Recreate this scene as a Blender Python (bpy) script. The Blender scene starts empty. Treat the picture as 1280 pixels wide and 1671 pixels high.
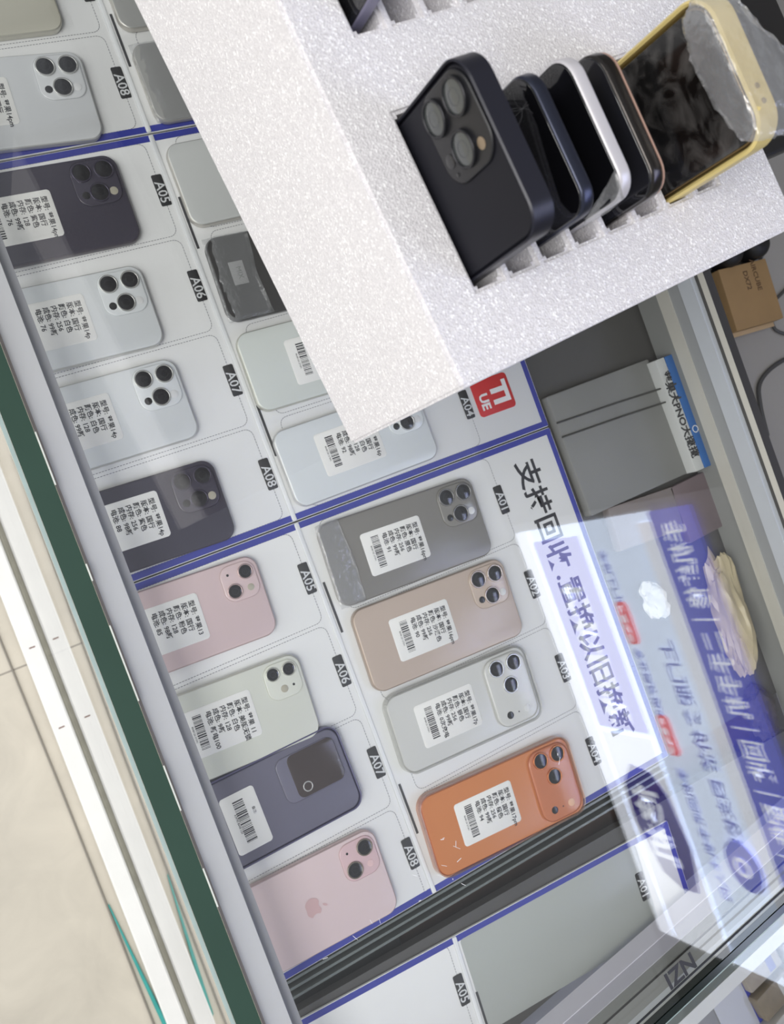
import bpy, bmesh, math, random
from mathutils import Matrix, Vector
random.seed(7)
S = bpy.context.scene
COL = S.collection
H = 0.80                      # height of the display mats above the shop floor

# ---------------------------------------------------------------- camera
cam_d = bpy.data.cameras.new('camera')
cam = bpy.data.objects.new('camera', cam_d); COL.objects.link(cam)
Rr = ((0.34504853, 0.85116759, 0.38169484), (0.93119597, -0.33008551, -0.10706093), (0.03486514, 0.39237391, -0.918067))
cam.matrix_world = Matrix(((Rr[0][0], -Rr[1][0], -Rr[2][0], -0.05866),
                           (Rr[0][1], -Rr[1][1], -Rr[2][1], -0.24534),
                           (Rr[0][2], -Rr[1][2], -Rr[2][2], 0.80859 + H),
                           (0, 0, 0, 1)))
cam_d.sensor_fit = 'HORIZONTAL'; cam_d.sensor_width = 36.0; cam_d.lens = 1550 / 1280 * 36.0
cam_d.clip_start = 0.02
cam_d.dof.use_dof = True; cam_d.dof.focus_distance = 0.68; cam_d.dof.aperture_fstop = 20.0
S.camera = cam
# ---------------------------------------------------------------- light
S.view_settings.view_transform = 'Standard'; S.view_settings.look = 'None'
S.view_settings.gamma = 1.0; S.view_settings.use_curve_mapping = False
S.view_settings.exposure = 0.0
w = bpy.data.worlds.new('world'); S.world = w; w.use_nodes = True
bg = w.node_tree.nodes['Background']; bg.inputs[0].default_value = (0.92, 0.95, 1.0, 1); bg.inputs[1].default_value = 0.42

def area(name, loc, rot, sx, sy, power, color):
    d = bpy.data.lights.new(name, 'AREA'); d.shape = 'RECTANGLE'; d.size = sx; d.size_y = sy
    d.energy = power; d.color = color
    o = bpy.data.objects.new(name, d); COL.objects.link(o); o.location = loc; o.rotation_euler = rot
    return o
area('shopfront_daylight', (-0.3, -2.6, 2.1), (math.radians(66), 0, 0), 3.2, 2.2, 53, (1.0, 0.985, 0.95))
area('ceiling_light', (0.1, -1.3, 2.9), (0, 0, 0), 1.2, 1.0, 40, (1.0, 0.98, 0.96))

# ---------------------------------------------------------------- materials
_m = {}
def mat(name, col, rough=0.5, metal=0.0, spec=0.5, var=0.0, vscale=60.0, bump=0.0, bscale=400.0, emit=0.0, coat=0.0):
    if name in _m: return _m[name]
    m = bpy.data.materials.new(name); m.use_nodes = True; nt = m.node_tree; b = nt.nodes['Principled BSDF']
    b.inputs['Base Color'].default_value = (*col, 1); b.inputs['Roughness'].default_value = rough
    b.inputs['Metallic'].default_value = metal; b.inputs['Specular IOR Level'].default_value = spec
    b.inputs['Coat Weight'].default_value = coat
    if emit:
        b.inputs['Emission Color'].default_value = (*col, 1); b.inputs['Emission Strength'].default_value = emit
    tc = nt.nodes.new('ShaderNodeTexCoord')
    if var:
        n = nt.nodes.new('ShaderNodeTexNoise'); n.inputs['Scale'].default_value = vscale; n.inputs['Detail'].default_value = 4
        r = nt.nodes.new('ShaderNodeMapRange'); r.inputs['To Min'].default_value = 1 - var; r.inputs['To Max'].default_value = 1 + var
        mx = nt.nodes.new('ShaderNodeVectorMath'); mx.operation = 'SCALE'; mx.inputs[0].default_value = col
        nt.links.new(tc.outputs['Object'], n.inputs['Vector']); nt.links.new(n.outputs['Fac'], r.inputs['Value'])
        nt.links.new(r.outputs[0], mx.inputs['Scale']); nt.links.new(mx.outputs[0], b.inputs['Base Color'])
    if bump:
        n2 = nt.nodes.new('ShaderNodeTexNoise'); n2.inputs['Scale'].default_value = bscale; n2.inputs['Detail'].default_value = 3
        bp = nt.nodes.new('ShaderNodeBump'); bp.inputs['Strength'].default_value = bump; bp.inputs['Distance'].default_value = 0.001
        nt.links.new(tc.outputs['Object'], n2.inputs['Vector']); nt.links.new(n2.outputs['Fac'], bp.inputs['Height'])
        nt.links.new(bp.outputs[0], b.inputs['Normal'])
    _m[name] = m
    return m

def thin_clear(name, tint, f0=0.045, extra=0.0, rough=0.0, diff=0.0, wrinkle=0.0):
    """clear sheet: transmits straight through, mirrors by Schlick's law"""
    if name in _m: return _m[name]
    m = bpy.data.materials.new(name); m.use_nodes = True; nt = m.node_tree; nt.nodes.clear()
    N = nt.nodes.new; L = nt.links.new
    out = N('ShaderNodeOutputMaterial'); tr = N('ShaderNodeBsdfTransparent'); tr.inputs[0].default_value = (*tint, 1)
    gl = N('ShaderNodeBsdfGlossy'); gl.inputs['Roughness'].default_value = rough; gl.inputs['Color'].default_value = (1, 1, 1, 1)
    geo = N('ShaderNodeNewGeometry'); dot = N('ShaderNodeVectorMath'); dot.operation = 'DOT_PRODUCT'
    L(geo.outputs['Incoming'], dot.inputs[0])
    if wrinkle:
        tc = N('ShaderNodeTexCoord'); n = N('ShaderNodeTexNoise'); n.inputs['Scale'].default_value = 90; n.inputs['Detail'].default_value = 5
        bp = N('ShaderNodeBump'); bp.inputs['Strength'].default_value = wrinkle; bp.inputs['Distance'].default_value = 0.004
        L(tc.outputs['Object'], n.inputs['Vector']); L(n.outputs['Fac'], bp.inputs['Height']); L(bp.outputs[0], gl.inputs['Normal'])
        L(bp.outputs[0], dot.inputs[1])
    else:
        L(geo.outputs['Normal'], dot.inputs[1])
    ab = N('ShaderNodeMath'); ab.operation = 'ABSOLUTE'; L(dot.outputs['Value'], ab.inputs[0])
    om = N('ShaderNodeMath'); om.operation = 'SUBTRACT'; om.inputs[0].default_value = 1; L(ab.outputs[0], om.inputs[1]); om.use_clamp = True
    pw = N('ShaderNodeMath'); pw.operation = 'POWER'; pw.inputs[1].default_value = 5; L(om.outputs[0], pw.inputs[0])
    ma = N('ShaderNodeMath'); ma.operation = 'MULTIPLY_ADD'; ma.inputs[1].default_value = 1 - f0; ma.inputs[2].default_value = f0 + extra
    ma.use_clamp = True; L(pw.outputs[0], ma.inputs[0])
    mx = N('ShaderNodeMixShader'); L(ma.outputs[0], mx.inputs[0]); L(tr.outputs[0], mx.inputs[1]); L(gl.outputs[0], mx.inputs[2])
    last = mx
    if diff:
        df = N('ShaderNodeBsdfDiffuse'); df.inputs[0].default_value = (0.85, 0.86, 0.88, 1)
        m2 = N('ShaderNodeMixShader'); m2.inputs[0].default_value = diff
        L(mx.outputs[0], m2.inputs[1]); L(df.outputs[0], m2.inputs[2]); last = m2
    L(last.outputs[0], out.inputs['Surface'])
    _m[name] = m
    return m

GLASS = thin_clear('counter_glass', (0.975, 0.982, 0.98))
FILM = thin_clear('clear_film', (0.97, 0.97, 0.97), f0=0.03, rough=0.12, diff=0.06, wrinkle=0.5)
ALU = mat('white_aluminium', (0.54, 0.535, 0.55), 0.42, var=0.03, vscale=20)
ALU2 = mat('grey_aluminium', (0.40, 0.40, 0.41), 0.45, var=0.04)
CREAM = mat('cream_aluminium', (0.62, 0.60, 0.54), 0.5, var=0.04)
GREEN = mat('glass_edge_green', (0.028, 0.062, 0.044), 0.25, var=0.12, vscale=15)
TEALEDGE = mat('glass_bevel', (0.36, 0.45, 0.43), 0.15, var=0.1)
DARK = mat('dark_grey', (0.045, 0.043, 0.042), 0.6, var=0.25, vscale=12)
PAPER = mat('sticker_paper', (0.83, 0.82, 0.79), 0.6, var=0.02)
INK = mat('black_ink', (0.035, 0.035, 0.04), 0.6)
MATW = mat('mat_white_vinyl', (0.79, 0.79, 0.785), 0.45, var=0.025, vscale=14)
BLUE = mat('mat_blue_print', (0.045, 0.055, 0.33), 0.4, var=0.12, vscale=40)
TAGK = mat('tag_black', (0.04, 0.04, 0.042), 0.45, var=0.1)
TAGW = mat('tag_lettering', (0.66, 0.67, 0.68), 0.5)
RED = mat('red_print', (0.62, 0.03, 0.03), 0.45)
WHITEP = mat('white_print', (0.85, 0.85, 0.85), 0.5)
LENS = mat('lens_glass', (0.012, 0.012, 0.015), 0.12, coat=0.3)
LENSIN = mat('lens_core', (0.035, 0.035, 0.05), 0.3)

# ---------------------------------------------------------------- mesh helpers
def link(name, bm, m, parent=None, loc=None, rot=None, smooth=True):
    me = bpy.data.meshes.new(name); bmesh.ops.recalc_face_normals(bm, faces=bm.faces[:]); bm.to_mesh(me); bm.free()
    for mm in (m if isinstance(m, (list, tuple)) else [m]): me.materials.append(mm)
    o = bpy.data.objects.new(name, me); COL.objects.link(o)
    if smooth:
        for p in me.polygons: p.use_smooth = True
        me.set_sharp_from_angle(angle=math.radians(32))
    if parent: o.parent = parent
    if loc is not None: o.location = loc
    if rot is not None: o.rotation_euler = rot
    return o
def tag(o, label, cat, group=None, kind=None):
    o['label'] = label; o['category'] = cat
    if group: o['group'] = group
    if kind: o['kind'] = kind
    return o
def thing(name, label, cat, loc=(0, 0, 0), rot=(0, 0, 0), group=None):
    o = bpy.data.objects.new(name, None); COL.objects.link(o); o.location = loc; o.rotation_euler = rot
    o.empty_display_size = 0.02
    return tag(o, label, cat, group)
def box(bm, x0, x1, y0, y1, z0, z1, mi=0):
    v = [bm.verts.new(p) for p in ((x0, y0, z0), (x1, y0, z0), (x1, y1, z0), (x0, y1, z0), (x0, y0, z1), (x1, y0, z1), (x1, y1, z1), (x0, y1, z1))]
    fs = [bm.faces.new([v[i] for i in f]) for f in ((3, 2, 1, 0), (4, 5, 6, 7), (0, 1, 5, 4), (1, 2, 6, 5), (2, 3, 7, 6), (3, 0, 4, 7))]
    for f in fs: f.material_index = mi
    return fs
def bx(*a):
    bm = bmesh.new(); box(bm, *a); return bm
def outline(w, l, r, cx=0, cy=0, n=7):
    pts = []; r = max(min(r, w / 2 - 1e-5, l / 2 - 1e-5), 1e-5)
    for sx, sy, a0 in ((1, 1, 0), (-1, 1, 90), (-1, -1, 180), (1, -1, 270)):
        for k in range(n + 1):
            a = math.radians(a0 + 90 * k / n)
            pts.append((cx + sx * (w / 2 - r) + r * math.cos(a), cy + sy * (l / 2 - r) + r * math.sin(a)))
    return pts
def slab(bm, w, l, z0, z1, r, bev=0.0005, cx=0, cy=0, n=7, bs=2, bot=True):
    """rounded rectangular plate with rounded rims"""
    lev = []
    if bot:
        for k in range(bs + 1):
            a = math.pi / 2 * k / bs; lev.append((bev * (1 - math.sin(a)), z0 + bev * (1 - math.cos(a))))
    else: lev.append((0, z0))
    for k in range(bs + 1):
        a = math.pi / 2 * k / bs; lev.append((bev * (1 - math.cos(a)), z1 - bev * (1 - math.sin(a))))
    loops = [[bm.verts.new((x, y, z)) for x, y in outline(w - 2 * i, l - 2 * i, r - i, cx, cy, n)] for i, z in lev]
    for a, b in zip(loops, loops[1:]):
        for k in range(len(a)):
            bm.faces.new((a[k], a[(k + 1) % len(a)], b[(k + 1) % len(a)], b[k]))
    bm.faces.new(loops[0][::-1]); bm.faces.new(loops[-1])
def mslab(*a, **k):
    bm = bmesh.new(); slab(bm, *a, **k); return bm
def disc(bm, r, z0, z1, cx=0, cy=0, n=28, bev=0.0004):
    slab(bm, 2 * r, 2 * r, z0, z1, r - 1e-5, bev, cx, cy, n // 4)
def ring(bm, r0, r1, z0, z1, cx=0, cy=0, n=32):
    P = [(r0, z0), (r1, z0), (r1, z1 - 0.0003), (r1 - 0.0003, z1), (r0 + 0.0003, z1), (r0, z1 - 0.0003)]
    vs = [[bm.verts.new((cx + r * math.cos(2 * math.pi * k / n), cy + r * math.sin(2 * math.pi * k / n), z)) for r, z in P] for k in range(n)]
    for k in range(n):
        for j in range(len(P)):
            bm.faces.new((vs[k][j], vs[(k + 1) % n][j], vs[(k + 1) % n][(j + 1) % len(P)], vs[k][(j + 1) % len(P)]))
def tube(bm, pts, r, n=8):
    rings = []
    for i, p in enumerate(pts):
        p = Vector(p); d = (Vector(pts[min(i + 1, len(pts) - 1)]) - Vector(pts[max(i - 1, 0)])).normalized()
        s = d.cross(Vector((0, 0, 1)));  s = s.normalized() if s.length > 1e-4 else Vector((1, 0, 0)); u = s.cross(d)
        rings.append([bm.verts.new(p + r * (math.cos(2 * math.pi * k / n) * s + math.sin(2 * math.pi * k / n) * u)) for k in range(n)])
    for a, b in zip(rings, rings[1:]):
        for k in range(n): bm.faces.new((a[k], a[(k + 1) % n], b[(k + 1) % n], b[k]))
    bm.faces.new(rings[0][::-1]); bm.faces.new(rings[-1])
def curve_pts(pts, n=6):
    out = []
    P = [Vector(p) for p in pts]
    for i in range(len(P) - 1):
        p0, p1, p2, p3 = P[max(i - 1, 0)], P[i], P[i + 1], P[min(i + 2, len(P) - 1)]
        for k in range(n):
            t = k / n
            out.append(0.5 * ((2 * p1) + (p2 - p0) * t + (2 * p0 - 5 * p1 + 4 * p2 - p3) * t * t + (3 * p1 - p0 - 3 * p2 + p3) * t ** 3))
    out.append(P[-1]); return out
_tx = {}
def text_mesh(s, size, align='LEFT', bold=0.0, extrude=0.00004, aspect=1.0):
    key = (s, size, align, bold, extrude, aspect)
    if key in _tx: return _tx[key]
    c = bpy.data.curves.new('writing', 'FONT'); c.body = s; c.size = size; c.align_x = align; c.align_y = 'CENTER'
    c.resolution_u = 2; c.extrude = extrude; c.offset = bold; c.space_line = 1.0
    t = bpy.data.objects.new('writing', c); COL.objects.link(t)
    dg = bpy.context.evaluated_depsgraph_get(); me = bpy.data.meshes.new_from_object(t.evaluated_get(dg))
    bpy.data.objects.remove(t); bpy.data.curves.remove(c)
    if aspect != 1.0:
        for v in me.vertices: v.co.x *= aspect
    _tx[key] = me
    return me
def write(name, lines, m, parent, M=None):
    """lines: (string, x, y, size, align, bold) gathered into one printed mesh"""
    bm = bmesh.new()
    for ln in lines:
        s, x, y, size, al, bold = ln[:6]
        me = text_mesh(s, size, al, bold, ln[6] if len(ln) > 6 else 0.00004)
        n0 = len(bm.verts); bm.from_mesh(me); bm.verts.ensure_lookup_table()
        for v in bm.verts[n0:]: v.co.x += x; v.co.y += y
    if M is not None: bmesh.ops.transform(bm, matrix=M, verts=bm.verts[:])
    me = bpy.data.meshes.new(name); bm.to_mesh(me); bm.free(); me.materials.append(m)
    o = bpy.data.objects.new(name, me); COL.objects.link(o)
    if parent: o.parent = parent
    return o
# ================================================================ setting: shop floor
def floor_material():
    m = bpy.data.materials.new('floor_tile'); m.use_nodes = True; nt = m.node_tree; b = nt.nodes['Principled BSDF']
    N = nt.nodes.new; L = nt.links.new
    tc = N('ShaderNodeTexCoord'); mp = N('ShaderNodeMapping'); mp.inputs['Location'].default_value = (-0.021, 0.62, 0)
    L(tc.outputs['Object'], mp.inputs['Vector'])
    br = N('ShaderNodeTexBrick'); br.offset = 0.0; br.inputs['Scale'].default_value = 1.0
    br.inputs['Brick Width'].default_value = 0.8; br.inputs['Row Height'].default_value = 0.8
    br.inputs['Mortar Size'].default_value = 0.0016; br.inputs['Mortar Smooth'].default_value = 0.2
    br.inputs['Color1'].default_value = (0.60, 0.555, 0.47, 1); br.inputs['Color2'].default_value = (0.62, 0.575, 0.49, 1)
    br.inputs['Mortar'].default_value = (0.30, 0.27, 0.23, 1)
    L(mp.outputs[0], br.inputs['Vector'])
    n = N('ShaderNodeTexNoise'); n.inputs['Scale'].default_value = 9; n.inputs['Detail'].default_value = 8; n.inputs['Roughness'].default_value = 0.6; n.inputs['Distortion'].default_value = 0.8
    L(tc.outputs['Object'], n.inputs['Vector'])
    r = N('ShaderNodeMapRange'); r.inputs['To Min'].default_value = 0.78; r.inputs['To Max'].default_value = 1.20; L(n.outputs['Fac'], r.inputs['Value'])
    v = N('ShaderNodeVectorMath'); v.operation = 'SCALE'; L(br.outputs['Color'], v.inputs[0]); L(r.outputs[0], v.inputs['Scale'])
    L(v.outputs[0], b.inputs['Base Color']); b.inputs['Roughness'].default_value = 0.35
    return m
fl = link('floor', bx(-3, 3, -3, 3, -0.05, 0), floor_material()); fl['kind'] = 'structure'

# ================================================================ display counter
def prism(bm, poly, z0, z1, edge_mi=None):
    a = [bm.verts.new((x, y, z0)) for x, y in poly]; b = [bm.verts.new((x, y, z1)) for x, y in poly]
    bm.faces.new(a[::-1]); bm.faces.new(b)
    for k in range(len(a)):
        f = bm.faces.new((a[k], a[(k + 1) % len(a)], b[(k + 1) % len(a)], b[k]))
        if edge_mi: f.material_index = edge_mi[k]
    return bm
EX, EY = 0.3933, 0.1293                       # end of the counter, turned by nearly seven degrees
def endx(n, y): return EX + n * 1.0072 - 0.1198 * (y - EY)
def endstrip(bm, n0, n1, z0, z1, y0=-0.176, y1=0.455):
    return prism(bm, [(endx(n0, y0), y0), (endx(n1, y0), y0), (endx(n1, y1), y1), (endx(n0, y1), y1)], z0, z1)
counter = thing('display_counter', 'glass topped display counter holding the mats of phones', 'counter', (0, 0, 0))
GZ = 0.100 + H
bm = bmesh.new(); prism(bm, [(-1.1, -0.1775), (endx(.066, -.1775), -0.1775), (endx(.066, .4565), 0.4565), (-1.1, 0.4565)], GZ - .008, GZ, [1, 2, 1, 1])
link('top_glass', bm, [GLASS, CREAM, mat('dark_glass_edge', (0.008, 0.014, 0.012), 0.15)], counter, smooth=False)
# upright front pane: its polished top edge is what shows dark green from above
bm = bmesh.new()
for f in box(bm, -1.1, 0.9, -0.1945, -0.178, 0.02, GZ):
    pass
bm.faces.ensure_lookup_table(); bm.faces[1].material_index = 1
link('front_glass', bm, [GLASS, GREEN], counter, smooth=False)
bm = bmesh.new(); box(bm, -1.1, 0.9, -0.1975, -0.1947, GZ - .006, GZ - .001); link('polished_bevel', bm, TEALEDGE, counter)
bm = bmesh.new(); box(bm, -1.1, 0.9, -0.2275, -0.1995, 0.001, 0.05); bmesh.ops.bevel(bm, geom=bm.edges[:], offset=.002, segments=2, affect='EDGES')
br = link('bottom_rail', bm, mat('white_rail', (0.86, 0.86, 0.84), 0.4, var=.05, vscale=25), counter)
link('gasket', bx(-1.1, 0.9, -0.1995, -0.1946, 0.001, 0.046), mat('grey_sealant', (0.28, 0.27, 0.22), 0.7, var=.25, vscale=60), br)
for x, y in ((-.003, -.211), (0.127, -.213)):
    link('scuff_mark', bx(x - .001, x + .001, y - .006, y + .003, .0500, .0503), mat('dark_scuff', (.2, .1, .08), .7), br)
link('shadow_line', bx(-1.1, 0.44, -0.1775, -0.1746, GZ - .0148, GZ - .0085), mat('shadow_brown', (.33, .28, .25), .6, var=.2), counter)  # brown strip paints the shadow line between glass edge and front rail
bm = bmesh.new(); box(bm, -1.1, 0.43, -0.1746, -0.157, GZ - .03, GZ - .0085); link('front_rail', bm, ALU, counter)
link('rail_lip', bx(-1.1, 0.43, -0.157, -0.1485, GZ - .03, GZ - .018), mat('grey_lip', (.30, .30, .32), .5), counter)
for x0, x1 in ((-.175, -.135), (-.075, -.062), (-.028, .03), (.08, .115), (.16, .19)):
    link('sealant_residue', bx(x0, x1, -0.1779, -0.1768, GZ + .0001, GZ + .0006), mat('pale_sealant', (.62, .64, .58), .5, var=.2), counter)
# back wall of tracks
for nm, z0, z1, y0, m in (('sliding_track', .000, .030, .4545, mat('track_grey', (.27, .275, .265), .5)), ('track_ledge', .030, .047, .4548, CREAM), ('sliding_track', .047, .065, .4565, mat('track_light', (.38, .39, .40), .5)),
                      ('back_rail', .065, .084, .4540, mat('back_rail_white', (.66, .69, .74), .4, var=.04)), ('back_seal', .084, .0915, .4600, DARK)):
    link(nm, bx(-1.1, endx(.05, .45), y0, .475, H + z0, H + z1), m, counter)
# end wall of the counter seen from inside
for nm, z0, z1, n0, m in (('end_rail', .012, .037, .0545, mat('end_white', (.72, .70, .78), .4, var=.03)), ('end_rail', .037, .0566, .0553, mat('end_white_b', (.58, .57, .64), .4)), ('end_track', .0566, .0686, .0560, mat('end_grey', (.30, .31, .29), .5)),
                          ('end_groove', .0686, .0735, .0575, DARK), ('end_ledge', .0735, .0915, .0560, mat('end_light', (.40, .41, .39), .5))):
    bm = bmesh.new(); endstrip(bm, n0, .066, H + z0, H + z1); link(nm, bm, m, counter)
bm = bmesh.new(); endstrip(bm, .0545, .056, GZ + .0002, GZ + .0012); link('end_seam', bm, mat('thin_black', (.01, .01, .01), .4), counter)
# shelf and base
shelf_m = mat('shelf_dark', (.085, .082, .078), .55, var=.25, vscale=10)
bm = bmesh.new(); prism(bm, [(-1.1, -0.176), (.3105, -.176), (.3105, .474), (-1.1, .474)], H - .016, H - .0040); link('shelf', bm, shelf_m, counter)
bm = bmesh.new(); prism(bm, [(.338, -0.176), (endx(.0555, -.176), -0.176), (endx(.0555, .454), .454), (.352, .454)], H - .016, H - .0040); link('shelf', bm, shelf_m, counter)
bm = bmesh.new(); prism(bm, [(-1.1, -0.176), (endx(.064, -.176), -0.176), (endx(.064, .474), .474), (-1.1, .474)], H - .052, H - .040); link('lower_shelf', bm, mat('lower_shelf_brown', (.075, .045, .038), .5, var=.3, vscale=8), counter)
bm = bmesh.new(); prism(bm, [(-1.1, -0.172), (endx(.06, -.172), -0.172), (endx(.06, .47), .47), (-1.1, .47)], .02, H - .053); link('base_cabinet', bm, mat('cabinet_white', (.55, .55, .55), .5), counter)
bm = bmesh.new()
for x, y0, y1 in ((.3115, -.17, .292), (.318, -.17, .292), (.3255, -.17, .292)):
    box(bm, x, x + .0022, y0, y1, H - .016, H - .0030)
link('glass_shelf_edge', bm, mat('shelf_glass_edge', (.15, .17, .165), .2), counter)
# mirrored reflection of black letters, drawn in ink on the glass by the end ledge
write('lettering', [('IZN', 0, 0, .021, 'CENTER', .0006)], INK, counter, Matrix.Translation((endx(.047, .165), .165, GZ + .0003)) @ Matrix.Rotation(math.radians(97), 4, 'Z'))
# chips and scuffs on the glass top
random.seed(11)
for k in range(22):
    q = random.random()
    if k < 14: x, y = .247 + random.uniform(-.022, .022), -.018 + random.uniform(-.016, .03)
    elif k < 18: x, y = .262 + random.uniform(-.01, .01), -.088 + random.uniform(-.05, .03)
    else: x, y = .20 + random.uniform(-.02, .02), .13 + random.uniform(-.02, .04)
    l = random.uniform(.0005, .0030) * (1.4 if k % 5 == 0 else 1); wd = random.uniform(.00012, .0003)
    link('scratch', bx(-l, l, -wd, wd, 0, .00015), mat('scratch_white', (.75, .76, .77), .5), counter, (x, y, GZ + .0001), (0, 0, random.uniform(0, 3.1)))

# ================================================================ display mats
PX = 0.36246
def make_mat(name, label, x_row0, loc, rotz, x0, x1, y0, y1, tags_l, tags_r, text=True, red=False, rows=4):
    """x_row0 = centre of the first row; origin of the thing at (x_row0, 0)"""
    t = thing(name, label, 'mat', loc, (0, 0, rotz), 'printed phone mats')
    link('sheet', mslab(x1 - x0, y1 - y0, -.0032, 0, .002, .0004, (x0 + x1) / 2, (y0 + y1) / 2), MATW, t)
    bm = bmesh.new()
    box(bm, x0 + .0006, x0 + .0062, y0, y1 - .0006, .0000, .00022)
    if rows == 4: box(bm, x1 - .0062, x1 - .0006, y0, y1 - .0006, .0000, .00022)
    box(bm, x0 + .0006, x1 - .0006, y1 - .0062, y1 - .0008, .0000, .00025)
    link('blue_border', bm, BLUE, t)
    # stitching: dashes along rounded pockets, one run per column
    def dash(bm, px, py, ang):
        c, s = math.cos(ang), math.sin(ang); l, wd = .00085, .00028
        v = [bm.verts.new((px + a * c - b * s, py + a * s + b * c, .00018)) for a, b in ((-l, -wd), (l, -wd), (l, wd), (-l, wd))]
        bm.faces.new(v)
    for (yl, yr) in ((y0 + .01, 0.0032), (.0305, .2165)):
        bm = bmesh.new()
        for r in range(rows):
            o = outline(.0845, yr - yl, .007, r * .088, (yl + yr) / 2, 5)
            for k in range(len(o)):
                p, q = Vector(o[k]), Vector(o[(k + 1) % len(o)]); d = (q - p).length; n = max(1, round(d / .0026)); an = math.atan2(q.y - p.y, q.x - p.x)
                for j in range(n):
                    pt = p.lerp(q, (j + .5) / n); dash(bm, pt.x, pt.y, an)
        link('stitching', bm, mat('stitch_grey', (.25, .25, .27), .7), t, smooth=False)
    # raised clear seam between the two columns
    bm = bmesh.new(); slab(bm, x1 - x0 - .001, .0042, .0, .0011, .0012, .0009, (x0 + x1) / 2, .0112)
    link('seam_strip', bm, mat('seam_vinyl', (.80, .81, .82), .18), t)
    for r0 in (.034, .2285)[:2 if rows == 4 else 1]:
        bm = bmesh.new(); box(bm, r0 - .024, r0 + .024, .0150, .0172, .0, .0004)
        link('pocket_slit', bm, mat('slit_dark', (.06, .06, .065), .5), t)
    for col, (tags, yy) in enumerate(((tags_l, 0.0030), (tags_r, .2165))):
        for r, s in enumerate(tags):
            if not s: continue
            tg = link('pocket_tag', mslab(.0284, .0094, 0, .0005, .0014, .0002), TAGK, t, (r * .088 + .0012, yy + (.0 if col == 0 else -.001), .0003))
            write('tag_number', [(s, 0, -.0002, .0118, 'CENTER', .00012)], TAGW, tg, Matrix.Translation((0.002, 0, .00055)))
    if text:
        tx = [('支持回收', .0, 0, .0290, 'LEFT', .00055), ('.置换.', .1185, 0, .0290, 'LEFT', .00055), ('以旧换新', .181, 0, .0290, 'LEFT', .00055)]
        write('headline', tx, INK, t, Matrix.Translation((-.027, .2535, .0001)))
    if red:
        rd = link('red_badge', mslab(.036, .043, 0, .0004, .004, .0002), RED, t, (.2645, .2475, .0001))
        write('badge_lettering', [('TI', 0, .007, .026, 'CENTER', .0012), ('UE', .004, -.012, .0135, 'CENTER', .0005)], WHITEP, rd, Matrix.Translation((0, 0, .0005)))
    return t
A58 = ['A05', 'A06', 'A07', 'A08']; A14 = ['A01', 'A02', 'A03', 'A04']
make_mat('display_mat', 'white phone mat in the upper left corner, above the first blue seam', 0, (-2 * PX, 0, H), 0, -.0485, .3125, -.168, .2965, A58, A14, False)
make_mat('display_mat', 'white blue-edged phone mat mostly covered by the foam tray, with a red badge', 0, (-PX, 0, H), 0, -.0485, .3125, -.168, .2965, A58, A14, False, True)
make_mat('display_mat', 'white blue-edged phone mat with bold black Chinese headline and an orange phone', 0, (0, 0, H), 0, -.0485, .3085, -.168, .2965, A58, A14, True)
m4 = make_mat('display_mat', 'empty white phone mat at the bottom of the photo beyond the dark gap', 0, (.3970, .0, H), math.radians(-3.0), -.0455, .048, -.166, .2665, A58[:1], A14[:1], False, False, 1)

o = link('blank_card', mslab(.088, .206, 0, .00022, .003, .0001), mat('card_grey', (.40, .42, .40), .3), None, (.3970 + .0105, .1185, H + .00004), (0, 0, math.radians(-3.0)))
tag(o, 'plain grey card filling the empty pocket of the bottom mat', 'card')
# ================================================================ phones
def barcode(bm, cx, cy, wd, ht, z, seed=0):
    rnd = random.Random(seed); x = cx - wd / 2
    while x < cx + wd / 2 - .0006:
        a = rnd.choice((.00035, .0005, .0008, .0012)); b = rnd.choice((.0004, .0006, .0009))
        if x + a < cx + wd / 2: 
            v = [bm.verts.new(p) for p in ((x, cy - ht / 2, z), (x + a, cy - ht / 2, z), (x + a, cy + ht / 2, z), (x, cy + ht / 2, z))]; bm.faces.new(v)
        x += a + b
def sticker(parent, x, y, z, lines, seed=1, rot=0.0, wd=.040, ln=.062, code=True, number='8648120 57391'):
    s = link('price_sticker', mslab(wd, ln, 0, .0002, .003, .00008), PAPER, parent, (x, y, z), (0, 0, rot))
    L = [(t, -wd / 2 + .005, ln / 2 - .0068 - k * .0064, .0055, 'LEFT', .00011) for k, t in enumerate(lines)]
    if code and lines: L.append((number, 0, -ln / 2 + .0078, .0023, 'CENTER', 0))
    if L: write('sticker_print', L, INK, s, Matrix.Translation((0, 0, .0003)))
    if code:
        bm = bmesh.new()
        if lines: barcode(bm, 0, -ln / 2 + .0135, wd * .74, .0075, .00028, seed)
        else: barcode(bm, 0, -.001, wd * .74, ln * .3, .00028, seed)
        link('barcode', bm, INK, s, smooth=False)
        if not lines: write('sticker_print', [(number, 0, -ln * .22, .0026, 'CENTER', 0), ('备注:', -wd * .1, ln * .3, .003, 'CENTER', 0)], INK, s, Matrix.Translation((0, 0, .0003)))
    return s
def lens(parent, x, y, z, r, ringm, h=.0016, core=LENS):
    bm = bmesh.new(); ring(bm, r * .84, r, 0, h, 0, 0); o = link('lens', bm, ringm, parent, (x, y, z))
    bm = bmesh.new(); disc(bm, r * .845, 0.0002, h * .72, 0, 0, 28, .0002); g = link('lens_glass', bm, core, o)
    bm = bmesh.new(); ring(bm, r * .40, r * .46, h * .70, h * .76, 0, 0, 24); link('lens_ring', bm, LENSIN, o)
    return o
def small(parent, nm, x, y, z, r, m, h=.0004):
    bm = bmesh.new(); disc(bm, r, 0, h, 0, 0, 20, .0001); return link(nm, bm, m, parent, (x, y, z))
FLASH = mat('flash_cream', (.42, .39, .31), .35); HOLE = mat('sensor_black', (.02, .02, .022), .2)
FLASHW = mat('flash_white', (.68, .68, .68), .3)
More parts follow.
